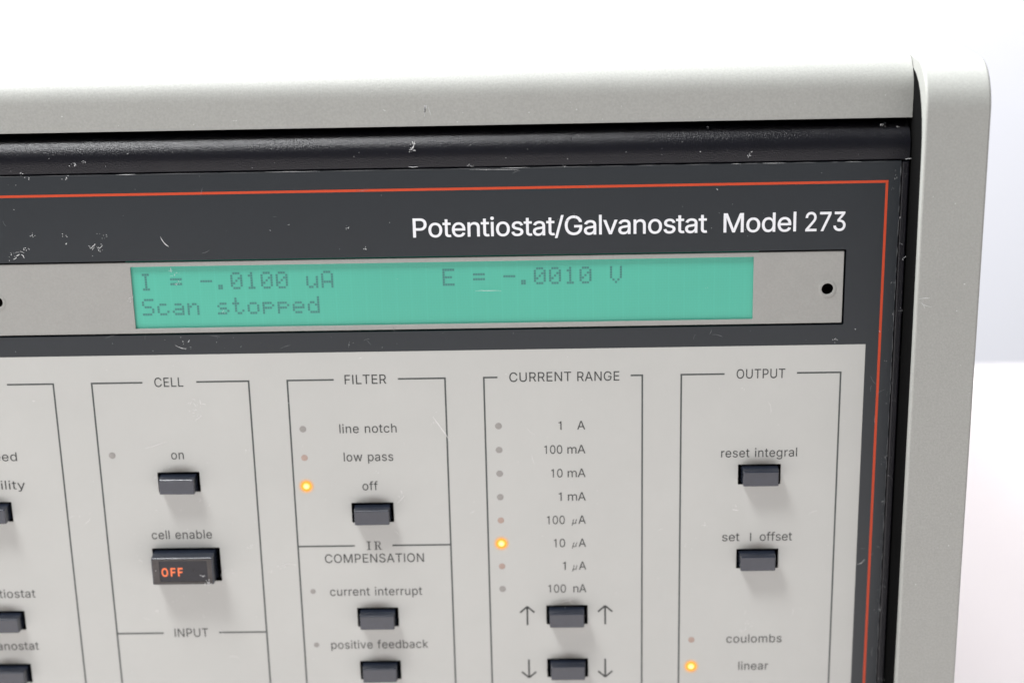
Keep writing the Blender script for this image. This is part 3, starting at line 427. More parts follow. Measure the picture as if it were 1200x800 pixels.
# top cover: short front lip, rounded edge, long flat top
ZT = 76.4
prof = [(1.2, 62.35)] + arc(9.2, ZT - 8.0, 8.0, 180, 90, 14) + [(400, ZT), (400, ZT - 2), (10, ZT - 2)] + \
       arc(9.2, ZT - 8.0, 6.2, 95, 180, 8) + [(3.0, 62.35)]
link('top_cover', extrude_x('top_cover', prof, XL, XE - 0.15), PAINT, root, smooth=30)

# right side frame, standing forward of everything else
r = 11.0
prof = arc(-12 + r, ZT + 0.05 - r, r, 180, 90, 18) + arc(394, ZT - 6, 6, 90, 0, 6) + \
       [(400, -158), (-6, -158)] + arc(-6, -152, 6, 270, 180, 6)
side = link('side_frame', extrude_x('side_frame', prof, XE, 97.5), PAINT, root, bevel=0.55, smooth=30, seg=3)
# black lining on its inner face
prof = [(-9.7, 56), (-9.4, 60), (-8.6, 63.5), (-7.2, 66.6), (-5.2, 69.4), (-3.0, 71.3), (0.0, 72.8), (3.5, 73.6), (11.5, 73.6),
        (11.5, -152), (-9.9, -152), (-10.2, 10)]
link('inner_lining', extrude_x('inner_lining', prof, XE - 0.12, XE + 0.2), VOID, side)

# black rounded bezel strip between the panel and the cover
prof = [(0.35, 52.5), (0.05, 52.8)] + arc(6.2, 55.0, 6.3, 180, 92, 14) + [(11.9, 61.7), (11.9, 52.5)]
link('bezel_strip', extrude_x('bezel_strip', prof, XL + 2, 82.2), BLACKP, root, smooth=40)
# narrow black rail at the right end of the panel
bm = bmesh.new()
box(bm, 80.55, 82.35, 0.15, 11.8, -150, 52.2)
link('edge_rail', to_mesh(bm, 'edge_rail'), BLACKP, root, bevel=0.35)

# ---- front panel: charcoal overlay with cut-outs for the display plate and the pale panel
PX0 = -345.0
OX = 80.3
BZ = (-340.0, 67.75, 12.6, 30.55)      # display plate
LP = (PX0 + 8, 73.75, -137.0, 7.1)    # pale panel
over = link('charcoal_overlay',
            plate('charcoal_overlay', rect(PX0, OX, -150, 52.3),
                  [rect(BZ[0] - 0.45, BZ[1] + 0.45, BZ[2] - 0.45, BZ[3] + 0.45, 0.3, 2), rect(LP[0], LP[1], LP[2], LP[3])], 0.0, 1.6),
            OVER, root)
# red border line (a print on the overlay)
RX, RZ, RW = 77.45, 47.72, 0.62
link('red_border_line', flat_rects('red_border_line', [(PX0 + 4, RX, RZ - RW, RZ), (RX - RW, RX, -145, RZ - RW)], -0.03), RED, over)
lettering(over, [('Potentiostat/Galvanostat', -35.45, 34.85, 35.75, 4.6)], WHITEINK, -0.04, 'white words Potentiostat/Galvanostat', 6, -16)
lettering(over, [('Model', 38.75, 56.0, 35.7, 4.6)], WHITEINK, -0.04, 'white word Model', 6, -16)
lettering(over, [('273', 58.2, 67.75, 35.65, 4.6)], WHITEINK, -0.04, 'white number 273', 6, -25)

# ---- display plate, with window and two access holes
WIN = (-104.35, 46.2, 13.75, 29.45)
bez = link('display_plate',
           plate('display_plate', rect(*BZ, 0.25, 2),
                 [rect(*WIN), circle(64.05, 21.15, 1.42), circle(-137.7, 21.15, 1.42)], 0.25, 0.85),
           BEZ, root, bevel=0.12)
for cx in (64.05, -137.7):
    bm = bmesh.new()
    n = 28
    ra, rb = 1.43, 1.95
    A = [bm.verts.new((ra * math.cos(6.28318 * k / n) * S, 0, ra * math.sin(6.28318 * k / n) * S)) for k in range(n)]
    B = [bm.verts.new((rb * math.cos(6.28318 * k / n) * S, -0.12 * S, rb * math.sin(6.28318 * k / n) * S)) for k in range(n)]
    C2 = [bm.verts.new((2.2 * math.cos(6.28318 * k / n) * S, 0.05 * S, 2.2 * math.sin(6.28318 * k / n) * S)) for k in range(n)]
    for k in range(n):
        j = (k + 1) % n
        bm.faces.new((A[k], A[j], B[j], B[k]))
        bm.faces.new((B[k], B[j], C2[j], C2[k]))
    link('hole_rim', to_mesh(bm, 'hole_rim'), BEZ, bez, (cx, 0.2, 21.15), smooth=60)
bm = bmesh.new()
box(bm, BZ[0] - 1, BZ[1] + 1, 4.5, 6.5, BZ[2] - 1, BZ[3] + 1)
link('display_backing', to_mesh(bm, 'display_backing'), HOLEM, bez)

# ---- liquid crystal display
bm = bmesh.new()
box(bm, WIN[0] - 1.5, WIN[1] + 1.5, 0.9, 3.0, WIN[2] - 0.8, WIN[3] + 0.8)
lcd = link('liquid_crystal_display', to_mesh(bm, 'lcd'), LCD, root, label='teal two line character display')
GLY = {
    'I': '01110 00100 00100 00100 00100 00100 01110', '=': '00000 00000 11111 00000 11111 00000 00000',
    '-': '00000 00000 00000 11111 00000 00000 00000', '.': '00000 00000 00000 00000 00000 01100 01100',
    '0': '01110 10001 10011 10101 11001 10001 01110', '1': '00100 01100 00100 00100 00100 00100 01110',
    'u': '00000 00000 10001 10001 10001 10011 01101', 'A': '01110 10001 10001 10001 11111 10001 10001',
    'E': '11111 10000 10000 11110 10000 10000 11111', 'V': '10001 10001 10001 10001 10001 01010 00100',
    'S': '01111 10000 10000 01110 00001 00001 11110', 'c': '00000 00000 01110 10000 10000 10001 01110',
    'a': '00000 00000 01110 00001 01111 10001 01111', 'n': '00000 00000 10110 11001 10001 10001 10001',
    's': '00000 00000 01110 10000 01110 00001 11110', 't': '01000 01000 11100 01000 01000 01001 00110',
    'o': '00000 00000 01110 10001 10001 10001 01110', 'p': '00000 00000 11110 10001 11110 10000 10000',
    'e': '00000 00000 01110 10001 11111 10000 01110', 'd': '00001 00001 01101 10011 10001 10001 01111'}


def dots(s, col0, ztop, label):
    bm = bmesh.new()
    for i, ch in enumerate(s):
        if ch == ' ':
            continue
        for r_, row in enumerate(GLY[ch].split()):
            for c_, b_ in enumerate(row):
                if b_ == '1':
                    x = -102.4 + (col0 + i) * 3.68 + c_ * 0.59
                    z = ztop - r_ * 0.615
                    bm.faces.new([bm.verts.new((px * S, 0.86 * S, pz * S)) for px, pz in
                                  ((x, z), (x + 0.51, z), (x + 0.51, z - 0.53), (x, z - 0.53))])
    link('display_characters', to_mesh(bm, 'chars'), LCDDOT, lcd, label=label)


dots('I = -.0100 uA', 0, 27.55, 'dot matrix reading I = -.0100 uA')
dots('E = -.0010 V', 20, 27.55, 'dot matrix reading E = -.0010 V')
dots('Scan stopped', 0, 21.2, 'dot matrix words Scan stopped')

# ---- pale control panel with the button openings cut through it
HW, HH = 10.65, 5.4
GX = {'mode': -145.3, 'cell': -96.9, 'filter': -48.45, 'range': 0.25, 'output': 48.7}
BUT = [('mode', -31.35), ('mode', -61.8), ('mode', -77.05), ('cell', -23.87), ('filter', -32.85), ('filter', -62.1),
       ('filter', -77.35), ('range', -62.05), ('range', -77.3), ('output', -23.9), ('output', -46.9)]
CE = (-105.36, -88.0, -54.0, -44.64)
holes = [rect(GX[g] - HW / 2, GX[g] + HW / 2, z - HH, z, 0.18, 2) for g, z in BUT] + [rect(*CE, 0.2, 2)]
panel = link('control_panel', plate('control_panel', rect(LP[0] + 0.01, LP[1] - 0.01, LP[2] + 0.01, LP[3] - 0.01), holes, -0.02, 1.6), LIGHT, root)


def outline(x0, x1, z1, z0, gap, label, dividers=()):
    w_ = 0.42
    rs = [(x0, x0 + w_, z0, z1), (x1 - w_, x1, z0, z1)]
    if gap:
        rs += [(x0 + w_, gap[0], z1 - w_, z1), (gap[1], x1 - w_, z1 - w_, z1)]
    for z, a, b in dividers:
        rs += [(x0 + w_, a, z - w_ / 2, z + w_ / 2), (b, x1 - w_, z - w_ / 2, z + w_ / 2)]
    link('outline', flat_rects('outline', rs, -0.045), LINEINK, panel, label=label)


W2 = 19.68
outline(-145.5 - W2, -145.5 + W2, 0.2, -125, (-153.0, -137.55), 'printed frame of the leftmost column')
outline(-97 - W2, -97 + W2, 0.2, -125, (-103.85, -90.5), 'printed frame of the CELL column', [(-68.65, -104.3, -89.9)])
outline(-48.5 - W2, -48.5 + W2, 0.2, -125, (-56.45, -40.65), 'printed frame of the FILTER column', [(-44.68, -53.45, -43.9)])
outline(-W2, W2, 0.2, -125, (-16.1, 16.6), 'printed frame of the CURRENT RANGE column')
outline(48.5 - W2, 48.5 + W2, 0.2, -125, (39.6, 57.3), 'printed frame of the OUTPUT column')

UC, LC = 2.4, 2.32
T = [('CELL', -100.9, -93.75, -1.18, UC), ('FILTER', -53.8, -43.5, -1.2, UC), ('OUTPUT', 42.55, 54.45, -1.25, UC),
     ('on', -98.35, -95.15, -20.4, LC), ('cell enable', -105.1, -89.7, -42.1, LC), ('line notch', -55.75, -41.5, -14.05, LC),
     ('low pass', -55.05, -42.65, -21.6, LC), ('off', -50.75, -46.85, -29.45, LC), ('COMPENSATION', -61.3, -36.0, -49.35, UC),
     ('current interrupt', -60.5, -36.8, -58.6, LC), ('positive feedback', -61.0, -35.8, -73.75, LC), ('INPUT', -101.5, -92.75, -69.8, UC),
     ('reset integral', 39.1, 57.95, -21.95, LC), ('coulombs', 41.25, 55.5, -73.3, LC), ('linear', 44.5, 52.2, -81.15, LC),
     ('speed', -147.2, -137.2, -20.25, LC), ('stability', -150.2, -135.95, -27.9, LC), ('potentiostat', -154.6, -136.6, -58.05, LC),
     ('galvanostat', -154.4, -137.3, -73.0, LC)]
for s, x0, x1, z, c in T:
    lettering(panel, [(s, x0, x1, z, c)], INK, -0.045, 'printed words ' + s if ' ' in s else 'printed word ' + s, 3, 16)
lettering(panel, [('CURRENT', -13.2, 2.05, -1.22, UC), ('RANGE', 3.5, 13.85, -1.28, UC)], INK, -0.045, 'printed words CURRENT RANGE', 3, 16)
lettering(panel, [('set', 39.7, 44.1, -44.7, LC), ('I', 46.75, 47.05, -44.7, LC * 0.95), ('offset', 49.2, 57.35, -44.7, LC)], INK, -0.045, 'printed words set I offset')
# the IR heading is a seriffed face: build its strokes


def serif_IR():
    rs = []
    h, th, st = 2.35, 0.17, 0.36
    x, z = -50.4, -45.85
    rs += [(x, x + 1.05, z, z + th), (x, x + 1.05, z + h - th, z + h), (x + 0.345, x + 0.705, z + th, z + h - th)]
    x = -48.55
    rs += [(x, x + 0.95, z, z + th), (x, x + 0.3, z + h - th, z + h), (x + 0.3, x + 0.3 + st, z + th, z + h)]
    bm = bmesh.new()
    for x0, x1, z0, z1 in rs:
        bm.faces.new([bm.verts.new((a * S, 0, b * S)) for a, b in ((x0, z0), (x1, z0), (x1, z1), (x0, z1))])
    # bowl
    cx, cz = x + 0.3 + st, z + h - 0.62
    n = 10
    prev = None
    for k in range(n + 1):
        a = math.radians(90 - 180 * k / n)
        o = (cx + 0.45 + 0.55 * math.cos(a), cz + 0.62 * math.sin(a))
        i = (cx + 0.45 + 0.25 * math.cos(a), cz + 0.48 * math.sin(a))
        cur = (o, i)
        if prev:
            bm.faces.new([bm.verts.new((q[0] * S, 0, q[1] * S)) for q in (prev[0], cur[0], cur[1], prev[1])])
        prev = cur
    for x0, x1, z0, z1 in ((cx, cx + 0.45, cz + 0.48, cz + 0.62), (cx, cx + 0.45, cz - 0.62, cz - 0.48)):
        bm.faces.new([bm.verts.new((a * S, 0, b * S)) for a, b in ((x0, z0), (x1, z0), (x1, z1), (x0, z1))])
    leg = ((cx + 0.25, cz - 0.62), (cx + 0.6, cz - 0.62), (cx + 1.15, z), (cx + 0.78, z))
    bm.faces.new([bm.verts.new((a * S, 0, b * S)) for a, b in leg])
    foot = ((cx + 0.78, z), (cx + 1.35, z), (cx + 1.35, z + th), (cx + 0.8, z + th))
    bm.faces.new([bm.verts.new((a * S, -0.004 * S, b * S)) for a, b in foot])
    return to_mesh(bm, 'ir')


link('lettering', serif_IR(), INK, panel, (0, -0.045, 0), 'printed letters I R')

rows = [('1', 'A'), ('100', 'mA'), ('10', 'mA'), ('1', 'mA'), ('100', '\u00b5A'), ('10', '\u00b5A'), ('1', '\u00b5A'), ('100', 'nA')]
DW = {'1': 0.75, '10': 2.85, '100': 4.5}
for k, (d, u) in enumerate(rows):
    z = -12.77 - 6.354 * k - 1.2
    xr = (-0.5, -0.4, -0.4, -0.7, 0.0, 0.0, 0.1, 0.05)[k]
    ps = [(d, xr - DW[d], xr, z, 2.25)]
    if d == '100' or d == '10':
        pass
    if u == 'A':
        ps.append(('A', 3.35, 5.35, z, 2.25))
    elif u == 'mA':
        ps += [('m', 0.85, 3.15, z, 2.25), ('A', 3.35, 5.35, z, 2.25)]
    elif u == 'nA':
        ps += [('n', 1.95, 3.25, z, 2.25), ('A', 3.4, 5.3, z, 2.25)]
    else:
        ps += [('\u00b5', 1.7, 3.05, z, 1.7, 0.3), ('A', 3.4, 5.3, z, 2.25)]
    lettering(panel, ps, INK, -0.045, 'printed value ' + d + ' ' + u)


def arrow(cx, cz, sgn, label):
    h, t, hw = 2.65, 0.225, 1.85
    bm = bmesh.new()

    def stroke(ax, az, bx, bz, t):
        dx, dz = bx - ax, bz - az
        l = math.hypot(dx, dz)
        nx, nz = -dz / l * t, dx / l * t
        bm.faces.new([bm.verts.new((x * S, 0, z * S)) for x, z in ((ax + nx, az + nz), (ax - nx, az - nz), (bx - nx, bz - nz), (bx + nx, bz + nz))])
    stroke(0, -h * sgn, 0, (h - 0.3) * sgn, t)
    tip = h * sgn
    # two barbs, each a slightly bowed pair of strokes
    for q in (-1, 1):
        pts = [(0, tip), (q * 0.8, tip - 0.75 * sgn), (q * hw, tip - 1.7 * sgn)]
        for a, b in zip(pts, pts[1:]):
            stroke(a[0], a[1], b[0], b[1], t)
    me = to_mesh(bm, 'arrow')
    for v in me.vertices:
        v.co.y = 0
    link('printed_arrow', me, INK, panel, (cx, -0.05, cz), label)


for cx, cz, sg, lb in ((-9.95, -64.95, 1, 'up arrow left of the button'), (10.05, -64.95, 1, 'up arrow right of the button'),
                       (-9.8, -80.1, -1, 'down arrow left of the button'), (10.0, -80.1, -1, 'down arrow right of the button')):
    arrow(cx, cz, sg, lb)

# ---- lamps
LEDS = [(-113.15, -19.17, 'g'), (-64.85, -12.85, 'g'), (-64.9, -20.5, 'p'), (-64.85, -28.15, 'on'), (-64.85, -57.3, 's'),
        (-64.8, -72.56, 's'), (32.25, -72.33, 'p'), (32.25, -79.97, 'on')] + \
       [(-16.15, -12.77 - 6.354 * k, ('g', 'g', 'g', 'g', 'p', 'on', 'p', 'g')[k]) for k in range(8)]


def disc_mesh(r, dome, n=24):
    bm = bmesh.new()
    rings = []
    m_ = 4
    for i in range(m_):
        t = i / m_
        rr = r * math.cos(t * math.pi / 2)
        yy = -dome * math.sin(t * math.pi / 2)
        rings.append([bm.verts.new((rr * math.cos(2 * math.pi * k / n) * S, yy * S, rr * math.sin(2 * math.pi * k / n) * S)) for k in range(n)])
    top = bm.verts.new((0, -dome * S, 0))
    for a, b in zip(rings, rings[1:]):
        for k in range(n):
            bm.faces.new((a[k], a[(k + 1) % n], b[(k + 1) % n], b[k]))
    for k in range(n):
        bm.faces.new((rings[-1][k], rings[-1][(k + 1) % n], top))
    return to_mesh(bm, 'lamp')


ml = {'g': disc_mesh(0.86, 0.06), 'p': disc_mesh(0.84, 0.06), 's': disc_mesh(0.7, 0.06), 'on': disc_mesh(0.86, 0.3)}
mm_ = {'g': LEDG, 'p': LEDP, 's': LEDG, 'on': LEDON}
en, el = LEDON.node_tree.nodes, LEDON.node_tree.links
tc = en.new('ShaderNodeTexCoord')
ln_ = en.new('ShaderNodeVectorMath'); ln_.operation = 'LENGTH'
el.new(tc.outputs['Object'], ln_.inputs[0])
dv = en.new('ShaderNodeMath'); dv.operation = 'DIVIDE'; dv.inputs[1].default_value = 0.95 * S
el.new(ln_.outputs['Value'], dv.inputs[0])
rp = en.new('ShaderNodeValToRGB')
rp.color_ramp.elements[0].position = 0.4
rp.color_ramp.elements[0].color = (1.0, 0.76, 0.3, 1)
rp.color_ramp.elements[1].position = 1.0
rp.color_ramp.elements[1].color = (0.85, 0.27, 0.0, 1)
el.new(dv.outputs[0], rp.inputs['Fac'])
el.new(rp.outputs['Color'], en['Principled BSDF'].inputs['Emission Color'])
GLOW = mat('painted amber glow', (0.50, 0.24, 0.03), 0.5, 0.3)  # glow around the lit lamps, painted as an emissive disc fading outwards
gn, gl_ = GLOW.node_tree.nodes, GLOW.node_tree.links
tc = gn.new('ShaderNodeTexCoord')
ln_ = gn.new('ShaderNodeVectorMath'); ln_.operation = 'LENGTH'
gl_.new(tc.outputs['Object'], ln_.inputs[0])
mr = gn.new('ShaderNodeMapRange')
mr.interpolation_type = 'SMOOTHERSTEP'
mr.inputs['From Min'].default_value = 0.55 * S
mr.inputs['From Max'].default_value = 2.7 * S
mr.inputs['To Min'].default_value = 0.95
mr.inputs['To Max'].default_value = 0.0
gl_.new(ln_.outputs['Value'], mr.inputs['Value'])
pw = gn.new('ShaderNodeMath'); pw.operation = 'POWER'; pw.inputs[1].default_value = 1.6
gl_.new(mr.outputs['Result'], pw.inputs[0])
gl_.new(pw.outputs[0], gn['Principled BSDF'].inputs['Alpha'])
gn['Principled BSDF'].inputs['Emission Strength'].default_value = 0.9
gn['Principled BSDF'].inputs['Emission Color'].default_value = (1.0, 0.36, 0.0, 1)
bm = bmesh.new()
bm.faces.new([bm.verts.new((x_ * S, 0, z_ * S)) for x_, z_ in circle(0, 0, 2.6, 32)])
GLOWMESH = to_mesh(bm, 'glow')
for x, z, t in LEDS:
    lb = {'g': None, 's': None, 'p': 'unlit lamp with a pinkish lens', 'on': 'lit amber lamp'}[t]
    if t == 'on':
        link('lamp_glow', GLOWMESH, GLOW, panel, (x, -0.026, z))
    link('indicator_lamp', ml[t], mm_[t], panel, (x, -0.03, z), lb)

# ---- thin brown tint above the openings, fading outwards
def tint_patch_material():
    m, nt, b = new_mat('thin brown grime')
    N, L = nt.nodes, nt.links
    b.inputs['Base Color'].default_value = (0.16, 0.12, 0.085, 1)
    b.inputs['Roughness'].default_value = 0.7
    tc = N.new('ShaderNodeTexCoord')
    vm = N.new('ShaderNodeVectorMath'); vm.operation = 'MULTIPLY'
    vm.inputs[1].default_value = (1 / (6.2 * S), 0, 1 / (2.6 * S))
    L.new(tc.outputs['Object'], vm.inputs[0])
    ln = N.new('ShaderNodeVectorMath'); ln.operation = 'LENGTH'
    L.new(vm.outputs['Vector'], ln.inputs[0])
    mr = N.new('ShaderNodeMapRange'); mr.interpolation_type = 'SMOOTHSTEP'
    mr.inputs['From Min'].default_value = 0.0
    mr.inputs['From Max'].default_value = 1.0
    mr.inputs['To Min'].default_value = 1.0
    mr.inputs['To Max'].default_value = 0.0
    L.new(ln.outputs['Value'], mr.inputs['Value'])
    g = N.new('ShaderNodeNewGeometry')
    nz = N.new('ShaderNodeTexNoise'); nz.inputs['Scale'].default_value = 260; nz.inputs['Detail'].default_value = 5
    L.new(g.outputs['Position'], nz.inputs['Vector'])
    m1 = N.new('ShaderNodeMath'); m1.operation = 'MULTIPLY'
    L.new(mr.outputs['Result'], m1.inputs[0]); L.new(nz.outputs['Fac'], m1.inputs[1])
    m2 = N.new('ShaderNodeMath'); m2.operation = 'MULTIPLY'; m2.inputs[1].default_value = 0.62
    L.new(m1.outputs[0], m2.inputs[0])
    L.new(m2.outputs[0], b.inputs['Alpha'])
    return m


TINT_PATCH = tint_patch_material()
GM = flat_rects('tint_patch', [(-6.2, 6.2, 0.02, 2.6)], 0)
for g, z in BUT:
    link('tint_patch', GM, TINT_PATCH, panel, (GX[g] + random.uniform(-.8, .8), -0.06, z))

# ---- push buttons: black well and tapered cap


def well_mesh(wd, hg, depth):
    bm = bmesh.new()
    a, b = wd / 2 - 0.03, hg / 2 - 0.03
    f = [bm.verts.new((x * S, 0.02 * S, z * S)) for x, z in ((-a, -b), (a, -b), (a, b), (-a, b))]
    g = [bm.verts.new((x * S, depth * S, z * S)) for x, z in ((-a, -b), (a, -b), (a, b), (-a, b))]
    for k in range(4):
        j = (k + 1) % 4
        bm.faces.new((f[k], f[j], g[j], g[k]))
    bm.faces.new(g)
    me = bpy.data.meshes.new('well')
    bm.to_mesh(me)
    bm.free()
    return me


def cap_mesh(bw, bh, fw, fh, prot):
    bm = bmesh.new()
    L = []
    for y, a, b in ((4.5, bw / 2, bh / 2), (0.3, bw / 2, bh / 2), (-prot, fw / 2, fh / 2)):
        L.append([bm.verts.new((x * S, y * S, z * S)) for x, z in ((-a, -b), (a, -b), (a, b), (-a, b))])
    for p, q in zip(L, L[1:]):
        for k in range(4):
            j = (k + 1) % 4
            bm.faces.new((p[k], p[j], q[j], q[k]))
    bm.faces.new(L[0])
    bm.faces.new(L[-1])
    return to_mesh(bm, 'cap')


wm = well_mesh(HW, HH, 5.0)
cm = cap_mesh(9.2, 4.35, 8.75, 4.0, 3.1)
for i, (g, z) in enumerate(BUT):
    e = bpy.data.objects.new('push_button', None)
    COL.objects.link(e)
    e.parent = root
    jx, jz = random.uniform(-0.12, 0.12), random.uniform(-0.06, 0.06)
    e.location = Vector((GX[g], 0, z - HH / 2)) * S - root.location
    e.empty_display_size = 0.005
    link('button_well', wm, VOID, e, (GX[g], 0, z - HH / 2))
    c = link('button_cap', cm, CAP, e, (GX[g] + jx, random.uniform(-0.12, 0.12), z - HH / 2 - 0.12 + jz), bevel=0.28, seg=3)
    c.rotation_euler = (random.uniform(-.012, .012), random.uniform(-.008, .008), random.uniform(-.015, .015))

# ---- large illuminated switch
e = bpy.data.objects.new('illuminated_switch', None)
COL.objects.link(e)
e.parent = root
cex, cez = (CE[0] + CE[1]) / 2, (CE[2] + CE[3]) / 2
e.location = Vector((cex, 0, cez)) * S - root.location
e['label'] = 'wide dark switch with OFF lit in orange letters'
link('button_well', well_mesh(CE[1] - CE[0], CE[3] - CE[2], 6.0), VOID, e, (cex, 0, cez))
kx, kz = cex - 0.35, cez + 0.1
link('switch_cap', cap_mesh(15.9, 7.7, 15.6, 7.4, 4.3), CAP, e, (kx, 0, kz), bevel=0.3, seg=3)
link('lens_rim', plate('lens_rim', rect(-7.5, 7.5, -3.45, 3.45, 0.3, 2), [rect(-5.75, 6.4, -2.75, 3.0, 0.2, 2)], 0, 0.35), LENSRIM, e, (kx, -4.55, kz), bevel=0.08)
link('lens', plate('lens', rect(-5.72, 6.37, -2.72, 2.97), [], 0, 0.2), SMOKE, e, (kx, -4.42, kz))
lettering(e, [('O', kx - 5.3, kx - 3.65, kz - 1.2, 2.2), ('F', kx - 3.0, kx - 1.75, kz - 1.2, 2.2), ('F', kx - 1.15, kx + 0.1, kz - 1.2, 2.2)], OFFINK, -4.44,
          'orange lit word OFF', 20)

# ------------------------------------------------------------------ wear: scratches, scuffs and dust


class Marks:
    def __init__(s):
        s.bm = bmesh.new()

    def stroke(s, pts, wd, y):
        n = len(pts)
        vs = []
        for i, (x, z) in enumerate(pts):
            a = pts[max(0, i - 1)]
            b = pts[min(n - 1, i + 1)]
            dx, dz = b[0] - a[0], b[1] - a[1]
            l = math.hypot(dx, dz) or 1
            t = wd * (0.15 + 0.85 * math.sin(math.pi * (i + 0.35) / (n - 0.3))) * random.uniform(0.6, 1.2) / 2
            vs.append((s.bm.verts.new(((x - dz / l * t) * S, y * S, (z + dx / l * t) * S)),
                       s.bm.verts.new(((x + dz / l * t) * S, y * S, (z - dx / l * t) * S))))
        for (a, b), (c, d) in zip(vs, vs[1:]):
            s.bm.faces.new((a, b, d, c))

    def curve(s, x, z, ln, ang, wd, y, bend=0.5, wob=0.08):
        n = max(4, int(ln / 0.4))
        pts = [(x, z)]
        a = ang
        for k in range(n):
            a += bend / n + random.gauss(0, wob)
            x += ln / n * math.cos(a)
            z += ln / n * math.sin(a)
            pts.append((x, z))
        s.stroke(pts, wd, y)

    def speck(s, x, z, r, y):
        n = 6
        s.bm.faces.new([s.bm.verts.new(((x + r * random.uniform(.5, 1.2) * math.cos(6.283 * k / n)) * S, y * S,
                                        (z + r * random.uniform(.5, 1.2) * math.sin(6.283 * k / n)) * S)) for k in range(n)])

    def scribble(s, x, z, size, y, wd=0.1, n=5):
        for k in range(n):
            s.curve(x + random.gauss(0, size), z + random.gauss(0, size * .6), random.uniform(.3, 1.3) * size,
                    random.uniform(-0.4, 1.8), wd * random.uniform(.5, 1.3), y, random.uniform(-1.5, 1.5), 0.35)
        for k in range(n):
            s.speck(x + random.gauss(0, size), z + random.gauss(0, size * .7), wd * random.uniform(.3, .9), y)

    def done(s, m, parent, label, name='scratch_marks'):
        link(name, to_mesh(s.bm, name), m, parent, label=label, kind='stuff')


#WEAR#
DARK = [(-131.82, 32.77, 1.0, 6), (-127.12, 37.79, 0.5, 3), (-112.55, 34.78, 1.1, 8), (-109.81, 37.49, 0.5, 3), (-119.09, 35.53, 0.3, 2), (-119.49, 37.66, 0.3, 2), (-50.96, 38.15, 0.3, 3), (-47.51, 33.24, 0.4, 2), (-69.63, 38.06, 0.15, 1), (-65.25, 39.24, 0.2, 1), (66.59, 8.34, 0.7, 3), (-92.89, 9.61, 0.9, 3), (-129.12, 34.64, 0.5, 3), (37.01, 46.19, 0.2, 1), (76.84, 10.35, 0.2, 2), (71.24, 11.09, 0.2, 1), (-51.82, 8.95, 0.3, 1), (-117.47, 51.43, 0.5, 3), (-126.63, 51.8, 0.4, 2)]
STRIP = [(-115.08, 54.89, 0.9, 4), (-112.97, 55.68, 0.5, 3), (-128.13, 53.07, 0.5, 3), (-35.27, 56.94, 0.9, 6), (-34.6, 58.56, 0.5, 4), (-21.07, 53.0, 0.7, 4), (44.3, 54.47, 0.7, 4), (75.41, 61.0, 0.6, 3), (-102.24, 57.33, 0.2, 1), (79.01, 60.33, 0.4, 2), (1.11, 52.6, 0.3, 2), (23.85, 54.84, 0.2, 1), (32.87, 55.29, 0.2, 1), (34.79, 60.94, 0.3, 1)]
PAN = [(-91.39, -5.98, 1.2, 8), (-91.24, -9.59, 0.7, 4), (-92.17, -7.77, 0.6, 4), (-32.27, -11.86, 0.5, 3), (-100.25, -22.93, 0.7, 4), (-102.84, -25.43, 0.6, 5), (-91.87, -31.4, 0.4, 3), (-89.83, -33.07, 0.4, 2), (-72.51, -50.1, 0.9, 4), (-74.8, -51.75, 0.5, 3), (-108.51, -48.17, 0.5, 3), (-80.44, -44.51, 0.6, 3), (-86.23, -52.07, 1.0, 4), (-105.99, -62.21, 0.6, 3), (-93.3, -64.08, 0.3, 2), (42.53, -34.98, 0.5, 3), (8.23, -34.02, 0.15, 1), (-41.58, -31.43, 1.0, 3), (-47.29, -24.64, 0.3, 2), (0.41, -60.71, 0.9, 3), (-79.06, -18.19, 0.5, 2), (30.86, -45.59, 0.5, 2), (35.1, -40.24, 0.5, 3), (47.07, -67.88, 0.8, 4), (44.92, -69.8, 0.6, 3), (-131.26, -4.46, 0.5, 2), (-139.57, -21.42, 0.4, 2), (69.9, -52.54, 0.3, 1), (44.06, -4.3, 0.5, 2), (-143.53, -66.61, 0.4, 2)]
LCDM = [(-104.42, 21.79, 0.5, 3), (-94.53, 27.87, 1.0, 5), (-93.07, 25.48, 0.7, 3), (-82.41, 17.96, 0.3, 3), (-39.82, 25.44, 0.2, 1), (34.92, 21.83, 0.2, 1), (-105.52, 21.16, 0.5, 2)]
LINES = [[(-104.72, -17.35), (-101.66, -16.71), (-99.21, -15.6), 0.12], [(-32.42, -10.05), (-31.01, -12.1), (-28.19, -16.68), 0.22], [(-20.93, 22.12), (-18.24, 22.29), (-14.53, 22.02), 0.1], [(-96.24, 37.04), (-95.77, 35.34), (-94.4, 34.47), 0.22], [(-94.99, 9.65), (-93.4, 8.52), (-92.12, 8.72), 0.12], [(-35.47, 56.94), (-34.46, 57.13), (-34.17, 59.16), 0.25], [(-35.83, 53.06), (-35.03, 52.84), (-33.6, 53.02), 0.2], [(-21.51, 51.98), (-15.44, 52.07), (-9.8, 51.77), 0.08], [(-72.51, -50.1), (-70.69, -48.93), (-68.78, -49.91), 0.15], [(73.74, -51.4), (74.84, -51.89), (75.85, -50.24), 0.1], [(-42.3, -33.29), (-40.72, -31.68), (-40.27, -30.99), 0.15], [(-5.07, -61.12), (-1.79, -61.89), (2.61, -60.02), 0.1], [(42.12, -35.9), (42.98, -36.38), (43.83, -36.16), 0.2], [(50.41, -7.29), (51.49, -8.65), (51.12, -10.44), 0.08]]

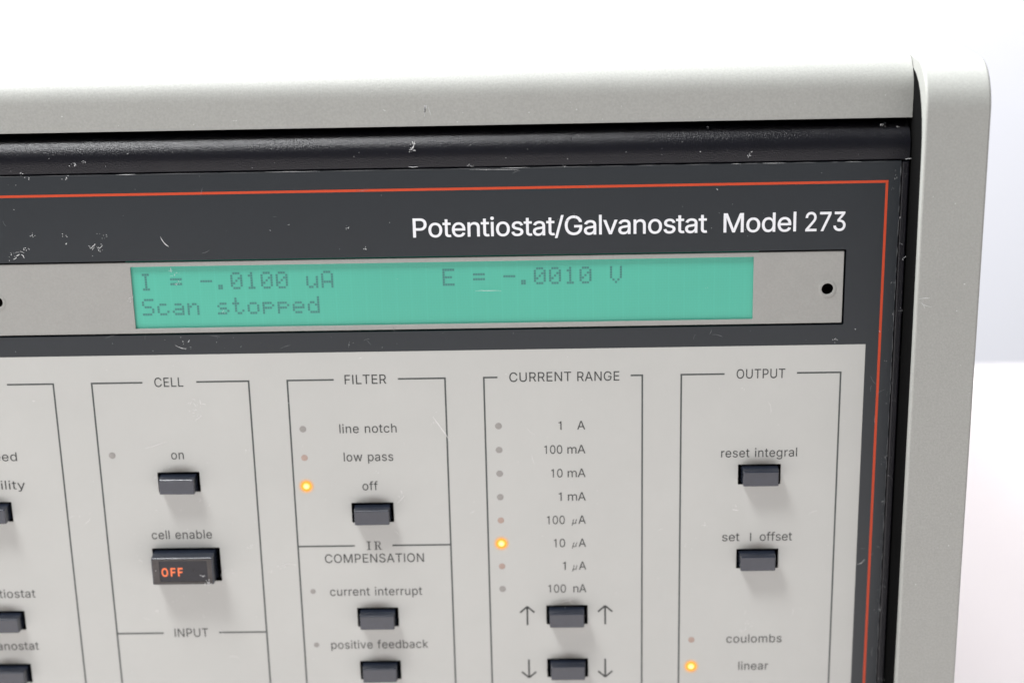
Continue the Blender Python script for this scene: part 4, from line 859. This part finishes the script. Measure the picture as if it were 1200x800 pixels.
M1, M2, M3, M4, M5, M6 = Marks(), Marks(), Marks(), Marks(), Marks(), Marks()
for x, z, sz, n in DARK:
    M1.scribble(x, z, sz, -0.05, 0.16, n)
for _ in range(45):
    M1.speck(random.uniform(-140, 79), random.choice((random.uniform(31.5, 47), random.uniform(8, 12), random.uniform(31, 52))), random.uniform(.03, .09), -0.05)
for _ in range(30):
    x, z = random.choice(((random.uniform(-140, 78), random.uniform(31.5, 51)), (random.uniform(-140, 78), random.uniform(8, 12)), (random.uniform(74.5, 79.5), random.uniform(-90, 40))))
    M2.curve(x, z, random.uniform(.5, 3), random.uniform(0, 3.1), random.uniform(.05, .1), -0.048, random.uniform(-1, 1), .1)
# worn overlay edge with its catch of light painted pale, thinning towards the right
x = -150.0
while x < 80:
    ln = random.uniform(2, 14) * (1.6 if x < 0 else 0.5)
    (M1 if random.random() < (.35 if x < 0 else .15) else M2).stroke([(x + ln * k / 6, 52.27 + random.uniform(-.02, .03)) for k in range(7)], random.uniform(.06, .11), -0.06)
    x += ln + random.uniform(0, .8) * (1 if x < 0 else 6)
z = 51.0
while z > -90:
    ln = random.uniform(1, 5)
    M2.stroke([(80.25 + random.uniform(-.04, .04), z - ln * k / 4) for k in range(5)], random.uniform(.08, .16), -0.06)
    z -= ln + random.uniform(0, 3)
for _ in range(46):
    x, z = random.gauss(80.2, .9), random.uniform(-88, 50)
    if x < 82:
        (M1 if random.random() < .3 else M2).scribble(x, z, random.uniform(.15, .55), -0.06, random.uniform(.06, .13), random.randint(1, 3))
for x, z, sz, n in STRIP:
    M3.scribble(x, z, sz * .6, -0.3 if z < 57 else -0.12, 0.15, n)
for k in range(26):
    M3.speck(random.uniform(-140, 80), random.uniform(52.8, 58), random.uniform(.04, .1), -0.25)
M3.curve(81.0, 52.75, 1.6, 0.05, .2, -0.3, 0.05)
for x, z, sz, n in PAN:
    M4.scribble(x, z, sz, -0.07, 0.11, n)
for _ in range(150):
    M4.speck(random.uniform(-145, 73), random.uniform(-90, 6), random.uniform(.03, .1), -0.07)
for _ in range(60):
    cx, cz = random.gauss(-97, 8), random.gauss(-50, 8)
    if not (CE[0] - .3 < cx < CE[1] + .3 and CE[2] - .3 < cz < CE[3] + .3):
        M4.speck(cx, cz, random.uniform(.03, .12), -0.07)
for _ in range(16):
    M4.curve(random.uniform(-145, 73), random.uniform(-90, 6), random.uniform(.8, 4), random.uniform(0, 3.1), random.uniform(.04, .09), -0.07, random.uniform(-1.2, 1.2), .12)
for x, z, sz, n in LCDM:
    M5.scribble(x, z, sz, 0.12, 0.1, n)
for *pts, wd in LINES:
    x, z = pts[1]
    t = M5 if 13 < z < 30.6 else M3 if z > 52.4 else M1 if z > 7.2 else M4
    (a, b), (c, d), (e_, f_) = pts
    q = []
    for k in range(9):
        u = k / 8
        q.append(((1 - u) ** 2 * a + 2 * u * (1 - u) * c + u * u * e_ + random.uniform(-.05, .05),
                  (1 - u) ** 2 * b + 2 * u * (1 - u) * d + u * u * f_ + random.uniform(-.05, .05)))
    t.stroke(q, wd, {id(M5): 0.1, id(M3): -0.3, id(M1): -0.05}.get(id(t), -0.07))
M1.done(SCR, over, 'pale nicks and worn edge with painted highlight on the charcoal overlay')
M2.done(SCRD, over, 'faint hairline scratches and painted edge highlight on the charcoal overlay')
M3.done(SCR, root, 'pale nicks in the black bezel strip')
M7 = Marks()
M7.scribble(kx + 5.2, kz - 1.0, 0.35, -4.95, 0.14, 4)
M7.scribble(kx + 6.6, kz - 2.9, 0.45, -4.95, 0.2, 6)
M7.scribble(kx + 5.6, kz - 3.4, 0.4, -4.95, 0.16, 4)
M7.speck(kx - 6.6, kz + 0.6, 0.12, -4.95)
M7.speck(kx + 2.4, kz - 3.2, 0.1, -4.95)
M7.done(SCR, e, 'pale chips on the switch face')
M4.done(SCRL, panel, 'white scuffs and dust on the pale panel')
M5.done(SCR, lcd, 'pale hairline scratches over the display')
for k in range(7):
    M6.curve(-31.3 + random.gauss(0, .25), 67.3, random.uniform(1.5, 3.4), -1.62 + random.gauss(0, .12), random.uniform(.08, .2), 1.17, random.uniform(-.3, .3), .05)
for k in range(26):
    M6.speck(random.uniform(-140, 82), random.uniform(63.2, 68), random.uniform(.05, .16), 1.15)
M6.curve(83.4, 21.9, 2.6, 0.25, .22, -12.04, -.4)
M6.curve(83.6, 21.2, 2.2, -0.3, .16, -12.04, -.6)
M6.curve(84.4, 20.6, 2.2, -0.5, .12, -12.04, .3)
for k in range(14):
    M6.speck(random.uniform(83.6, 97), random.uniform(-90, 62), random.uniform(.05, .18), -12.04)
M6.done(SCR, root, 'pale scuffs on the grey painted covers')
